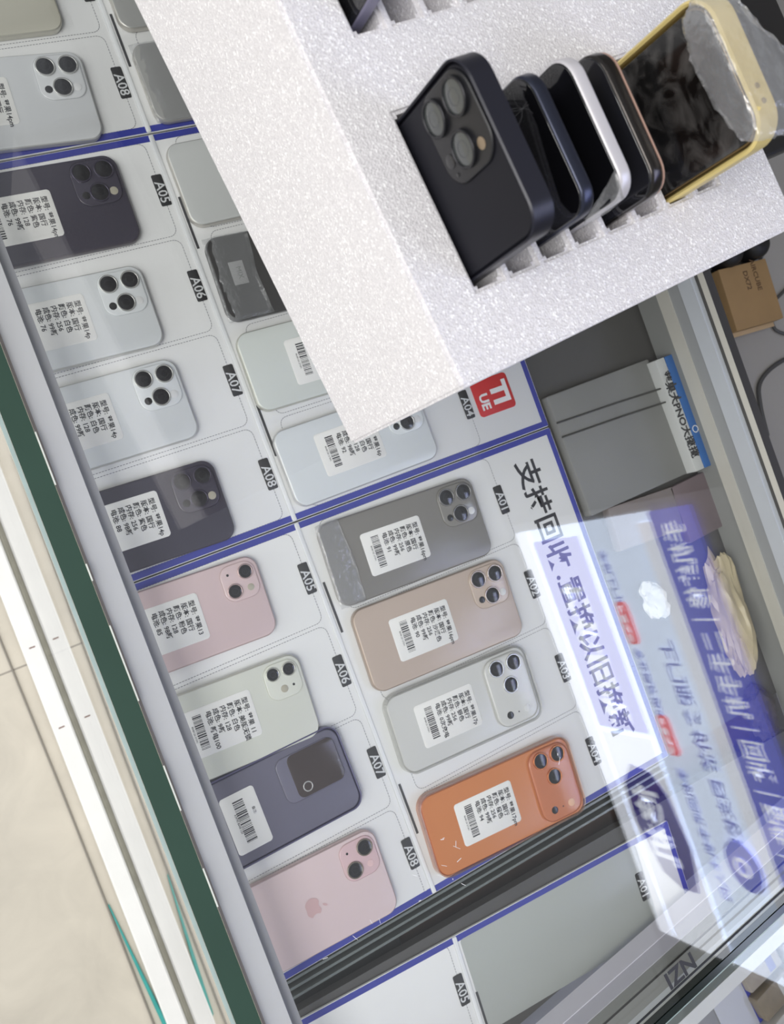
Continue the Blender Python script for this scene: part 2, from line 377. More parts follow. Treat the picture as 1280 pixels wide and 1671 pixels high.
def metal(nm, c): return mat(nm, c, .28, .85, var=.03)
def phone(label, w, l, loc, rot, cback, cframe, style, group='phones on the display mats', t=.0078, ringc=None, rough=.22, bumpc=None, R=.0115, spec=.5, vis=True):
    """back face up (+Z), top towards +Y; the origin lies under its middle"""
    k = 'smartphone'
    o = thing(k, label, 'phone', loc, rot, group)
    key = '%.3f_%.3f_%.3f' % tuple(cback)
    fm = mat('frame_' + '%.3f_%.3f_%.3f' % tuple(cframe), cframe, .32, .55, var=.03)
    bmx = mat('back_' + key + '_%.2f' % rough, cback, rough, 0, spec, var=.015, vscale=20)
    cm = mat('bump_' + '%.3f_%.3f_%.3f' % tuple(bumpc or cback), bumpc or tuple(min(1, c * 1.04) for c in cback), .15, 0, .5)
    rm = mat('ring_' + '%.3f_%.3f_%.3f' % tuple(ringc or cframe), ringc or cframe, .25, .7)
    link('frame', mslab(w, l, 0, t - .0002, R, .0016, bs=4), fm, o)
    link('back_panel', mslab(w - .0016, l - .0016, t - .0012, t + .0002, R - .0008, .0007, bs=3), bmx, o)
    z = t + .0001
    if style in ('pro', 'promax', 'pro16'):
        s = .0385 if style != 'pro' else .0372
        r = .0083 if style != 'pro' else .0079
        bx_, by_ = -w / 2 + s / 2 + .0032, l / 2 - s / 2 - .0032
        link('camera_plate', mslab(s, s, z, z + .0014, .0105, .0011, bx_, by_, bs=3), cm, o)
        zz = z + .0013; e = s * .245
        for dx, dy in ((-e, e), (-e, -e), (e * .98, 0)): lens(o, bx_ + dx, by_ + dy, zz, r, rm)
        small(o, 'flash', bx_ + e * 1.05, by_ + e * 1.25, zz, .0035, FLASH if cback[0] < .2 else FLASHW)
        small(o, 'depth_sensor', bx_ + e * 1.05, by_ - e * 1.25, zz, .0032, HOLE)
    elif style == 'plateau':
        s0 = .0455
        link('camera_plate', mslab(w - .006, s0, z, z + .0030, .0125, .0022, 0, l / 2 - s0 / 2 - .003, bs=4), cm, o)
        zz = z + .0029; bx_, by_ = -w / 2 + .0225, l / 2 - .0255; e = .0097
        for dx, dy in ((-e, e), (-e, -e), (e * .95, 0)): lens(o, bx_ + dx, by_ + dy, zz, .0081, rm)
        small(o, 'flash', w / 2 - .0135, by_ + e, zz, .0036, FLASHW if cback[0] > .5 and cback[2] > .5 else mat('flash_peach', (.75, .45, .3), .3))
        small(o, 'depth_sensor', w / 2 - .0135, by_ - e, zz, .0035, HOLE)
        small(o, 'microphone', w / 2 - .0135, by_, zz, .0007, HOLE)
    elif style in ('diagonal', 'diagonal15'):
        s = .0315 if style == 'diagonal' else .0335
        bx_, by_ = -w / 2 + s / 2 + .0035, l / 2 - s / 2 - .0035
        link('camera_plate', mslab(s, s, z, z + .0013, .0095, .001, bx_, by_, bs=3), cm, o)
        zz = z + .0012; e = s * .215
        for dx, dy in ((-e, e), (e, -e)): lens(o, bx_ + dx, by_ + dy, zz, .0066 if style == 'diagonal' else .0074, rm)
        small(o, 'flash', bx_ + e * 1.1, by_ + e * 1.1, zz, .003, FLASH if style == 'diagonal' else mat('flash_pink', (.72, .5, .5), .3))
        small(o, 'microphone', bx_ - e * 1.2, by_ - e * 1.3, zz, .0011, HOLE)
    elif style == 'vertical':
        s = .0315
        bx_, by_ = -w / 2 + s / 2 + .0035, l / 2 - s / 2 - .0035
        link('camera_plate', mslab(s, s, z, z + .0012, .0095, .001, bx_, by_, bs=3), cm, o)
        zz = z + .0011; e = s * .235
        for dx, dy in ((-e, e), (-e, -e)): lens(o, bx_ + dx, by_ + dy, zz, .0061, rm)
        small(o, 'flash', bx_ + e * 1.0, by_ - 0.001, zz, .0033, FLASH)
        small(o, 'microphone', bx_ + e * .9, by_ + e * 1.05, zz, .0011, HOLE)
    return o
def case(o, w, l, t, m, nm='case', R=.0135, th=.0014):
    bm = bmesh.new()
    n = 8; outer = outline(w + 2 * th, l + 2 * th, R, 0, 0, n); inner = outline(w + .0003, l + .0003, R - th, 0, 0, n)
    lv = [(outer, -.0002), (outer, t + .0004), ([(a[0] * .5 + b[0] * .5, a[1] * .5 + b[1] * .5) for a, b in zip(outer, inner)], t + .0012), (inner, t + .0005), (inner, -.0002)]
    loops = [[bm.verts.new((x, y, z)) for x, y in P] for P, z in lv]
    for i in range(len(loops)):
        a, b = loops[i], loops[(i + 1) % len(loops)]
        for k in range(len(a)): bm.faces.new((a[k], a[(k + 1) % len(a)], b[(k + 1) % len(a)], b[k]))
    return link(nm, bm, m, o)

WHITE_B = (.66, .68, .69); WHITE_F = (.62, .62, .60); PURP = (.052, .047, .068); PURPF = (.09, .08, .10)
def place(x, ytop, l): return (x, ytop - l / 2, H + .0006)
D = math.radians
# --- upper left mat
o = phone('cream coloured phone cut off by the upper left corner of the photo', .0715, .1475, place(-.545, -.0275, .1475), (0, 0, D(-1)), (.50, .48, .40), (.60, .58, .50), 'pro')
o = phone('white triple-camera phone beside pocket tag A08 in the upper left, above the first blue seam', .0776, .1490, place(-.455, -.0265, .1490), (0, 0, D(-3.6)), (.60, .61, .62), WHITE_F, 'promax')
sticker(o, -.001, .1490 / 2 - .0645 - .031, .0081, ['型号: 苹果14pm', '版本: 国行', '颜色: 白色', '内存: 256', '成色: 98新', '电池: 85'], 2)
# --- second mat, left column
o = phone('dark purple triple-camera phone beside pocket tag A05, just under the first blue seam', .0776, .1470, place(-.3605, -.0285, .1470), (0, 0, D(-1.2)), PURP, PURPF, 'promax', ringc=(.09, .08, .12))
sticker(o, .002, .1470 / 2 - .0615 - .031, .0081, ['型号: 苹果14pm', '版本: 国行', '颜色: 紫色', '内存: 128', '成色: 99新', '电池: 76'], 3)
o = phone('white triple-camera phone beside pocket tag A06, sticker with barcode meeting the white rail', .0715, .1340, place(-.268, -.0415, .1340), (0, 0, D(-1.6)), WHITE_B, WHITE_F, 'pro')
sticker(o, -.001, .1340 / 2 - .0535 - .031, .0081, ['型号: 苹果14p', '版本: 国行', '颜色: 白色', '内存: 256', '成色: 99新', '电池: 76'], 4)
o = phone('white triple-camera phone beside pocket tag A07, directly above the dark purple one', .0715, .1335, place(-.1833, -.042, .1335), (0, 0, D(-.6)), WHITE_B, WHITE_F, 'pro')
sticker(o, -.001, .1335 / 2 - .062 - .031, .0081, ['型号: 苹果14p', '版本: 国行', '颜色: 白色', '内存: 128', '成色: 99新', '电池: 80'], 5)
o = phone('dark purple triple-camera phone beside pocket tag A08, just above the second blue seam', .0715, .1330, place(-.0927, -.0425, .1330), (0, 0, D(-1.6)), PURP, PURPF, 'pro', ringc=(.09, .08, .12))
sticker(o, -.003, .1330 / 2 - .0535 - .031, .0081, ['型号: 苹果14p', '版本: 国行', '颜色: 紫色', '内存: 256', '成色: 98新', '电池: 88'], 6)
# --- third mat, left column
PINK = (.64, .50, .50)
o = phone('pale pink dual-camera phone with a white sticker beside pocket tag A05', .0715, .1378, place(-.0042, -.0378, .1378), (0, 0, D(-2.4)), PINK, (.60, .45, .44), 'diagonal')
sticker(o, .000, .1378 / 2 - .0575 - .031, .0081, ['型号: 苹果13', '版本: 国行', '颜色: 粉色', '内存: 128', '成色: 98新', '电池: 85'], 7)
o = phone('ivory white dual-camera phone beside pocket tag A06, between the pink and the slate ones', .0757, .1418, place(.0895, -.0335, .1418), (0, 0, D(-3.0)), (.66, .67, .60), (.62, .62, .56), 'vertical', t=.0083)
sticker(o, -.002, .1418 / 2 - .0495 - .031, .0086, ['型号: 苹果 11', '版本: 美版无锁', '颜色: 白色', '内存: 128', '成色: 9新', '电池: 新电100'], 8)
SL = (.135, .13, .18)
o = phone('slate blue phone in a matching case with a dark square camera window', .0745, .1500, place(.1655, -.0235, .1500), (0, 0, D(.6)), SL, (.12, .115, .2), 'none', rough=.35, t=.008)
case(o, .0745, .1500, .0083, mat('slate_case', (.11, .105, .21), .3), R=.012)
link('camera_plate', mslab(.040, .056, .008, .0092, .008, .0009, -.0105, .0415, bs=3), mat('slate_plate', (.16, .155, .21), .25), o)
link('camera_window', mslab(.0385, .0445, .0091, .0094, .006, .0002, -.0106, .0467), mat('camera_window_brown', (.055, .042, .042), .2), o)
bm = bmesh.new(); ring(bm, .0035, .0045, .0093, .0097, .001, .0345); link('lens_ring', bm, mat('silver_ring', (.6, .6, .6), .3, .5), o)
sticker(o, .003, .1500 / 2 - .0838 - .0155, .0083, [], 9, 0, .050, .031, True, 'A3F90 8648 120')
o = phone('pale pink dual-camera phone with fruit emblem beside pocket tag A08, just above the dark gap', .0778, .1510, place(.2605, -.0245, .1510), (0, 0, D(-1.6)), (.69, .555, .56), (.62, .47, .46), 'diagonal15', ringc=(.30, .26, .22), bumpc=(.66, .47, .49))
# fruit emblem
bm = bmesh.new(); P = []
for k in range(64):
    a = 2 * math.pi * k / 64
    r = .0079 * (1 + .06 * math.cos(2 * a)); x, y = r * math.cos(a), r * .98 * math.sin(a)
    y -= .0022 * math.exp(-(x / .0028) ** 2) * (1 if y > 0 else -.55)
    dx, dy = x - .0098, y - .0008
    d = math.hypot(dx, dy)
    if d < .0043: x, y = .0098 + dx / d * .0043, .0008 + dy / d * .0043
    P.append((x, y))
vs = [bm.verts.new((x, y, .0083)) for x, y in P]; bm.faces.new(vs)
lf = [bm.verts.new((.0004 + .0043 * s * .72 - .0011 * math.sin(math.pi * s) * sg, .0083 + .0043 * s + .0011 * math.sin(math.pi * s) * sg * .6, .0083)) for s, sg in ((0, 1), (.3, -1), (.7, -1), (1, 1), (.7, 1), (.3, 1))]
bm.faces.new(lf)
link('emblem', bm, mat('emblem_pink', (.60, .40, .40), .3), o, (0.0015, .0035, 0), smooth=False)
# --- upper left mat, right column (mostly under the foam)
SILV = (.36, .36, .35)
phone('grey phone peeking out at the top beside the foam tray, above its grey twin', .0715, .1475, (-.5365, .0185 + .0738, H + .0006), (0, 0, 0), SILV, (.55, .53, .49), 'pro')
film_phone = phone('grey phone wrapped in film beside the foam tray, just above the first blue seam', .0715, .1475, (-.4515, .0195 + .0738, H + .0006), (0, 0, 0), SILV, (.52, .50, .46), 'pro')
# --- second mat, right column
phone('pale silver phone beside the foam tray, just under the first blue seam', .0755, .160, (-.3585, .0165 + .08, H + .0006), (0, 0, 0), (.58, .59, .58), (.60, .58, .54), 'promax')
dark_phone = o = phone('black phone with a small white price tag, half under the foam tray', .0765, .160, (-.268, .0185 + .08, H + .0006), (0, 0, D(-2)), (.052, .05, .05), (.06, .06, .06), 'promax', rough=.3)
tg = link('price_tag', mslab(.021, .0135, 0, .0003, .0005, .0001), mat('tag_paper', (.55, .55, .55), .6), o, (-.003, -.0585, .0082))
write('tag_print', [('MIX', 0, .001, .0065, 'CENTER', 0)], mat('grey_ink', (.25, .25, .25), .6), tg, Matrix.Translation((0, 0, .0004)))
sticker(o, .003, .1607 / 2 - .124 + .031 + .03, .0082, ['型号: 苹果12', '版本: 国行', '颜色: 黑色'], 10)
o = phone('greenish white phone half under the foam tray, above the one beside tag A04', .0725, .150, (-.1838, .0150 + .075, H + .0006), (0, 0, D(-1)), (.66, .69, .66), (.62, .62, .56), 'vertical')
sticker(o, .001, -.0035, .0081, ['型号: 苹果12', '版本: 国行', '颜色: 白色', '内存: 128', '成色: 98新', '电池: 87'], 11, 0, .042, .060)
o = phone('bluish white triple-camera phone beside tag A04, sticker under the corner of the foam tray', .0715, .1496, (-.0945, .016 + .0748, H + .0006), (0, 0, D(.4)), (.68, .71, .73), (.66, .66, .66), 'pro')
sticker(o, -.002, -.0078, .0081, ['型号: 苹果16p', '版本: 国行', '颜色: 白色', '内存: 128', '成色: 98新', '电池: 92'], 12)
# --- third mat, right column
grey_phone = o = phone('titanium grey triple-camera phone beside pocket tag A01', .0776, .1630, (.0028, .1045, H + .0006), (0, 0, D(-2.4)), (.215, .205, .19), (.30, .28, .26), 'pro16', ringc=(.27, .26, .25))
sticker(o, .001, -.0140, .0081, ['型号: 苹果16pm', '版本: 国行', '颜色: 原色', '内存: 256', '成色: 99新', '电池: 91'], 13)
o = phone('sandy gold triple-camera phone beside pocket tag A02', .0776, .1630, (.0857, .1060, H + .0006), (0, 0, D(-2.6)), (.50, .405, .345), (.42, .33, .27), 'pro16', ringc=(.52, .44, .38))
sticker(o, .000, -.0185, .0081, ['型号: 苹果16pm', '版本: 国行', '颜色: 沙漠色', '内存: 256', '成色: 99新', '电池: 90'], 14)
o = phone('silver phone with wide camera plateau in a clear case beside pocket tag A03', .0719, .1500, (.1672, .1000, H + .0012), (0, 0, D(-3)), (.60, .60, .58), (.62, .62, .60), 'plateau', bumpc=(.60, .60, .58))
case(o, .0719, .1500, .0088, thin_clear('clear_case', (.90, .90, .88), .05, .03, .1, .10), 'clear_case')
sticker(o, .000, -.0195, .0081, ['型号: 苹果17p', '版本: 国行', '颜色: 银色', '内存: 256', '成色: 99新', '电池: 0次充电'], 15)
o = phone('bright orange phone with wide camera plateau in a clear case beside pocket tag A04', .0750, .1634, (.2655, .1030, H + .0012), (0, 0, D(-3.8)), (.58, .21, .075), (.50, .17, .06), 'plateau', rough=.3, bumpc=(.52, .185, .095))
case(o, .0750, .1634, .0088, thin_clear('orange_case', (.95, .72, .58), .05, .03, .12, .10), 'clear_case')
sticker(o, .000, -.0195, .0081, ['型号: 苹果17pm', '版本: 国行', '颜色: 橙色', '内存: 256', '成色: 99新', '电池: 94'], 16)
# phone lying at the bottom of the gap
o = phone('dark phone lying face down in the dark gap below the pink phone', .068, .12, (.3355, -.084, H - .0396), (0, 0, D(-3)), (.05, .05, .052), (.08, .08, .08), 'none', 'phones in the gap', t=.0066, rough=.4)
# ================================================================ foam tray
FT, FB = 0.445 + H, 0.305 + H
e1 = Vector((-.994, -.110, 0)).normalized(); e2 = Vector((-.110, .994, 0)).normalized()
F0 = Vector((-.083, -.037, 0))
FM = Matrix((( e1.x, e2.x, 0, F0.x), (e1.y, e2.y, 0, F0.y), (0, 0, 1, 0), (0, 0, 0, 1)))   # (u, v, z) -> world
def foam_material():
    m = bpy.data.materials.new('packing_foam'); m.use_nodes = True; nt = m.node_tree; b = nt.nodes['Principled BSDF']
    N = nt.nodes.new; L = nt.links.new
    tc = N('ShaderNodeTexCoord')
    vo = N('ShaderNodeTexVoronoi'); vo.inputs['Scale'].default_value = 1150; L(tc.outputs['Object'], vo.inputs['Vector'])
    lo = N('ShaderNodeTexNoise'); lo.inputs['Scale'].default_value = 560; lo.inputs['Detail'].default_value = 4; L(tc.outputs['Object'], lo.inputs['Vector'])
    sp = N('ShaderNodeSeparateColor'); L(vo.outputs['Color'], sp.inputs[0])
    r = N('ShaderNodeValToRGB'); e = r.color_ramp.elements; e[0].position = 0; e[0].color = (.66, .64, .655, 1); e[1].position = .90; e[1].color = (.77, .752, .765, 1)
    e3 = r.color_ramp.elements.new(.93); e3.color = (.95, .94, .945, 1); L(sp.outputs[0], r.inputs[0])  # brightest cells paint the sparkle of the foam into its base colour
    L(r.outputs[0], b.inputs['Base Color'])
    ad = N('ShaderNodeMath'); ad.operation = 'ADD'; L(vo.outputs['Distance'], ad.inputs[0]); L(lo.outputs['Fac'], ad.inputs[1])
    bp = N('ShaderNodeBump'); bp.inputs['Strength'].default_value = .55; bp.inputs['Distance'].default_value = .0006; L(ad.outputs[0], bp.inputs['Height']); L(bp.outputs[0], b.inputs['Normal'])
    b.inputs['Roughness'].default_value = .30; b.inputs['Specular IOR Level'].default_value = .5
    b.inputs['Subsurface Weight'].default_value = .15; b.inputs['Subsurface Radius'].default_value = (.004, .004, .004); b.inputs['Subsurface Scale'].default_value = 1.0
    return m
FOAM = foam_material()
NREC = 8; V0, VP, VW = .0285, .0205, .0148; UROWS = ((.037, .121), (.159, .243), (.281, .365))
def foam_mesh():
    us = sorted({0, .40} | {x for r in UROWS for x in r} | {.1125}); vs = sorted({0, .227} | {V0 + VP * k for k in range(NREC)} | {V0 + VP * k + VW for k in range(NREC)})
    def cut(i, j):
        u, v = (us[i] + us[i + 1]) / 2, (vs[j] + vs[j + 1]) / 2
        return (v < V0 + VW or not .1125 < u < .121) and any(a < u < b for a, b in UROWS) and any(V0 + VP * k < v < V0 + VP * k + VW for k in range(NREC))
    bm = bmesh.new(); vd = {}
    def V(u, v, z):
        k = (round(u, 6), round(v, 6), z)
        if k not in vd: vd[k] = bm.verts.new((u, v, z))
        return vd[k]
    Z1, Z0, ZB = FT - H, FT - H - .097, FB - H
    for i in range(len(us) - 1):
        for j in range(len(vs) - 1):
            z = Z0 if cut(i, j) else Z1
            a, b, c, d = us[i], us[i + 1], vs[j], vs[j + 1]
            bm.faces.new((V(a, c, z), V(b, c, z), V(b, d, z), V(a, d, z)))
            for (ii, jj, p, q) in ((i - 1, j, (a, c), (a, d)), (i + 1, j, (b, d), (b, c)), (i, j - 1, (b, c), (a, c)), (i, j + 1, (a, d), (b, d))):
                inside = 0 <= ii < len(us) - 1 and 0 <= jj < len(vs) - 1
                z2 = (Z0 if cut(ii, jj) else Z1) if inside else ZB
                if z2 < z: bm.faces.new((V(*p, z), V(*q, z), V(*q, z2), V(*p, z2)))
    ring_ = [V(u, 0, ZB) for u in us] + [V(us[-1], v, ZB) for v in vs[1:]] + [V(u, vs[-1], ZB) for u in us[::-1][1:]] + [V(0, v, ZB) for v in vs[::-1][1:-1]]
    bm.faces.new(ring_)
    bmesh.ops.recalc_face_normals(bm, faces=bm.faces[:])
    eds = [e for e in bm.edges if len(e.link_faces) == 2 and e.calc_face_angle(0) > 1.0 and max(v.co.z for v in e.verts) > Z1 - 1e-4]
    bmesh.ops.bevel(bm, geom=eds, offset=.0016, segments=2, affect='EDGES')
    bmesh.ops.transform(bm, matrix=FM, verts=bm.verts[:])
    return bm
foam = link('foam_tray', foam_mesh(), FOAM, None, (0, 0, H)); tag(foam, 'white foam tray with slots holding upright phones, held above the counter top', 'foam tray')
# what the tray rests on
sb = thing('storage_box', 'black storage box under the foam tray, seen in the upper right corner', 'box', (-.40, .211, GZ + .0004), (0, 0, math.radians(6.3)))
bm = bmesh.new(); slab(bm, .46, .372, .0, .188, .012, .004, 0, 0); link('body', bm, mat('black_plastic', (.010, .010, .011), .45, var=.3, vscale=9), sb)
bm = bmesh.new(); slab(bm, .468, .380, .1885, .2040, .014, .003, 0, 0); link('lid', bm, mat('black_lid', (.014, .014, .015), .3, var=.3, vscale=9), sb)

# ---- phones standing in the tray
def up(u, v, lean, h, l):
    """pose of a phone standing in the tray: its top edge is h above the foam"""
    zc = FT + h - l / 2
    X = -e1; Z = -e2; Y = Vector((0, 0, 1))
    M = Matrix(((X.x, Y.x, Z.x, 0), (X.y, Y.y, Z.y, 0), (X.z, Y.z, Z.z, 0), (0, 0, 0, 1)))
    p = F0 + e1 * u + e2 * v
    piv = Matrix.Translation((p.x, p.y, FT)) @ Matrix.Rotation(lean, 4, e1) @ Matrix.Translation((-p.x, -p.y, -FT))
    return piv @ Matrix.Translation((p.x, p.y, zc)) @ M
def pose(o, M): o.matrix_world = M
SCREEN = mat('black_screen', (.004, .004, .005), .06, coat=.4)
def screen_phone(label, u, v, lean, h, w, l, t, fcol, R=.0115, frough=.3, fmetal=.7, border=.0018):
    """screen towards -v; the origin plane is the screen's front"""
    o = thing('smartphone', label, 'phone', group='phones standing in the foam tray')
    link('frame', mslab(w, l, -t, -.0004, R, .0018, bs=4), mat('rim_%.3f_%.3f_%.3f' % fcol, fcol, frough, fmetal, var=.05), o)
    link('screen', mslab(w - border, l - border, -.0012, .0001, R - border / 2, .0006, bs=3), SCREEN, o)
    pose(o, up(u, v, lean, h, l)); return o
BLK = (.010, .010, .014)
# 1: matt black phone, camera side facing the viewer
o = phone('matt black cased phone with triple camera, leftmost in the front foam slots', .0745, .150, (0, 0, 0), (0, 0, 0), BLK, (.016, .016, .024), 'none', 'phones standing in the foam tray', t=.0095, rough=.5, spec=.18)
case(o, .0745, .150, .0098, mat('matt_black_case', (.014, .014, .022), .38, .15), R=.0130)
bx_, by_ = -.0745 / 2 + .0215, .075 - .0205
link('camera_plate', mslab(.0395, .0385, .0096, .0112, .011, .001, bx_, by_, bs=3), mat('matt_plate', (.008, .008, .01), .4), o)
e = .0092
for dx, dy in ((-e, e), (-e, -e), (e * .95, 0)):
    ln = lens(o, bx_ + dx, by_ + dy, .0110, .0080, mat('ring_black', (.03, .03, .034), .25, .6), .0022, mat('lens_grey', (.05, .055, .055), .15, coat=.4))
small(o, 'flash', bx_ + e * 1.3, by_ + e * 1.2, .0111, .0026, mat('flash_amber', (.20, .15, .10), .3))
small(o, 'depth_sensor', bx_ + e * .9, by_ - e * 1.45, .0111, .0031, HOLE)
small(o, 'microphone', bx_ + e * 1.6, by_ - e * 1.35, .0111, .0009, HOLE)
bm = bmesh.new(); box(bm, .0395 - .0022, .0395 - .0008, -.02, .005, .003, .0065); 
bm.free()
pose(o, up(.080, .0400, D(0), .0565, .150))
# 2..4: screens facing the viewer
o = screen_phone('navy framed phone with cracked screen, right behind the matt black cased phone', .0778, .0735, D(0), .0355, .0665, .1270, .0080, (.045, .05, .075))
bm = bmesh.new(); random.seed(5)
for k in range(9):
    x, y = -.020, .052; a = random.uniform(0, 6.28)
    for j in range(4):
        x2, y2 = x + .003 * math.cos(a), y + .005 * math.sin(a); a += random.uniform(-.5, .5)
        if abs(x2) > .031 or y2 > .060: break
        nx, ny = -math.sin(a) * .00006, math.cos(a) * .00006
        bm.faces.new([bm.verts.new(p) for p in ((x - nx, y - ny, .00015), (x2 - nx, y2 - ny, .00015), (x2 + nx, y2 + ny, .00015), (x + nx, y + ny, .00015))]); x, y = x2, y2
link('crack', bm, mat('crack_grey', (.18, .18, .19), .4), o, smooth=False)
o = screen_phone('silver framed phone with loose clear film, third in the front row of the foam tray', .0778, .0940, D(0), .0380, .0670, .1290, .0080, (.62, .60, .62), frough=.35, fmetal=.2)
def sheet(name, P, nu, nv, m, parent, amp, seed):
    """crumpled film through a grid of control points P[row][col]"""
    rnd = random.Random(seed); bm = bmesh.new(); V = []
    R_, C_ = len(P), len(P[0])
    for i in range(nv + 1):
        row = []
        for j in range(nu + 1):
            y, x = i / nv * (R_ - 1), j / nu * (C_ - 1); a, b = min(int(y), R_ - 2), min(int(x), C_ - 2); fy, fx = y - a, x - b
            q = (Vector(P[a][b]) * (1 - fx) + Vector(P[a][b + 1]) * fx) * (1 - fy) + (Vector(P[a + 1][b]) * (1 - fx) + Vector(P[a + 1][b + 1]) * fx) * fy
            row.append(bm.verts.new(q + Vector((rnd.uniform(-amp, amp), rnd.uniform(-amp, amp), rnd.uniform(-amp, amp) * .8))))
        V.append(row)
    for i in range(nv):
        for j in range(nu): bm.faces.new((V[i][j], V[i][j + 1], V[i + 1][j + 1], V[i + 1][j]))
    o = link(name, bm, m, parent)
    md = o.modifiers.new('thickness', 'SOLIDIFY'); md.thickness = .00006
    return o
BAG = thin_clear('plastic_bag', (.95, .95, .95), .05, .02, .18, .09, .6)
sheet('protective_film', [[(.022, .0648, .001), (.0345, .063, .0008)], [(.026, .054, .001), (.0352, .046, -.001)], [(.0325, .036, .002), (.0352, .030, .001)]], 6, 8, BAG, o, .0003, 3)
sheet('film_sleeve', [[(-.039, -.0600, .0086), (0, -.0565, .0090), (.039, -.0580, .0086)], [(-.0395, -.0690, .0088), (0, -.0700, .0094), (.0395, -.0690, .0088)], [(-.0385, -.0830, .0080), (0, -.0835, .0084), (.0385, -.0830, .0080)]], 16, 8, BAG, grey_phone, .0004, 21)
sheet('film_sleeve', [[(-.038, -.0380, .0086), (0, -.0420, .0088), (.038, -.0380, .0086)], [(-.0385, -.0690, .0086), (0, -.0700, .0092), (.0385, -.0690, .0086)], [(-.038, -.0810, .0070), (0, -.0815, .0072), (.038, -.0810, .0070)]], 14, 10, BAG, dark_phone, .0003, 22)
sheet('film_sleeve', [[(-.036, -.0300, .0086), (0, -.0340, .0088), (.036, -.0300, .0086)], [(-.036, -.0600, .0086), (0, -.0620, .0092), (.036, -.0600, .0086)], [(-.0355, -.0745, .0070), (0, -.0750, .0072), (.0355, -.0745, .0070)]], 14, 10, BAG, film_phone, .0003, 23)
o = screen_phone('black framed phone with a rose gold back, between the silver framed and yellow ones', .0755, .1150, D(0), .0345, .0700, .1250, .0082, (.05, .045, .042), R=.0125, frough=.2, fmetal=.8)
link('back_shell', mslab(.0690, .1243, -.0094, -.0080, .012, .0007), mat('rose_gold', (.62, .40, .32), .3, .6), o)
# 5: yellow cased phone in a plastic bag
o = thing('smartphone', 'black phone in yellow case under a crumpled plastic bag, standing in the foam tray', 'phone', group='phones standing in the foam tray')
YEL = mat('yellow_case', (.70, .56, .22), .45, var=.08, vscale=30)
bm = bmesh.new(); slab(bm, .0670, .150, -.0140, -.0128, .0125, .0006)
link('case_back', bm, YEL, o)
n = 9
outer, inner = outline(.0715, .155, .0150, 0, 0, n), outline(.0670, .1505, .0125, 0, 0, n)
bm = bmesh.new(); mid = [((a[0] + b[0]) / 2, (a[1] + b[1]) / 2) for a, b in zip(outer, inner)]
lv = [(inner, -.0135), (outer, -.0125), (outer, -.0012), (mid, .0002), (inner, -.0010)]
loops = [[bm.verts.new((x, y, z)) for x, y in P] for P, z in lv]
for i in range(5):
    a, b = loops[i], loops[(i + 1) % 5]
    for k in range(len(a)): bm.faces.new((a[k], a[(k + 1) % len(a)], b[(k + 1) % len(a)], b[k]))
link('case', bm, YEL, o)
bm = bmesh.new()
for x in (.012, .019): disc(bm, .0013, 0, .0006, x, 0, 12, .0001)
bmesh.ops.transform(bm, matrix=Matrix.Translation((0, .0774, -.0065)) @ Matrix.Rotation(math.radians(-90), 4, 'X'), verts=bm.verts[:])
link('button_hole', bm, mat('hole_brown', (.32, .24, .10), .6), o)
link('frame', mslab(.0640, .1472, -.0105, -.0016, .0105, .0016, bs=3), mat('rim_brown', (.30, .22, .12), .25, .5), o)
SMUDGE = bpy.data.materials.new('smudged_screen'); SMUDGE.use_nodes = True
nt = SMUDGE.node_tree; b = nt.nodes['Principled BSDF']; tc = nt.nodes.new('ShaderNodeTexCoord'); no = nt.nodes.new('ShaderNodeTexNoise'); no.inputs['Scale'].default_value = 55; no.inputs['Detail'].default_value = 6; no.inputs['Distortion'].default_value = 1.6
cr = nt.nodes.new('ShaderNodeValToRGB'); cr.color_ramp.elements[0].position = .42; cr.color_ramp.elements[0].color = (.003, .003, .003, 1); cr.color_ramp.elements[1].position = .72; cr.color_ramp.elements[1].color = (.060, .058, .056, 1)
nt.links.new(tc.outputs['Object'], no.inputs['Vector']); nt.links.new(no.outputs['Fac'], cr.inputs[0]); nt.links.new(cr.outputs[0], b.inputs['Base Color']); b.inputs['Roughness'].default_value = .12
link('screen', mslab(.0628, .146, -.0026, -.0010, .010, .0006, bs=3), SMUDGE, o)
sheet('plastic_bag', [[(-.030, .062, .0012), (-.012, .058, .0016), (.010, .060, .002), (.030, .066, .002)],
                      [(-.034, .073, .0012), (-.015, .078, .003), (.010, .0785, .003), (.034, .075, .002)],
                      [(-.036, .079, -.006), (-.018, .0800, -.008), (.010, .0790, -.008), (.036, .078, -.007)],
                      [(-.026, .081, -.013), (-.008, .081, -.020), (.016, .081, -.024), (.036, .078, -.020)],
                      [(-.016, .077, -.018), (.002, .080, -.029), (.020, .080, -.034), (.035, .075, -.028)]], 22, 22, BAG, o, .0006, 8)
pose(o, up(.0735, .1521, D(0), .0660, .155))
# second row: dark phone cut by the top of the photo
o = screen_phone('purple grey phone at the top edge, alone in the second row of slots', .2010, .0315, D(0), .030, .0735, .1210, .0085, (.20, .19, .27), frough=.4, fmetal=.3)

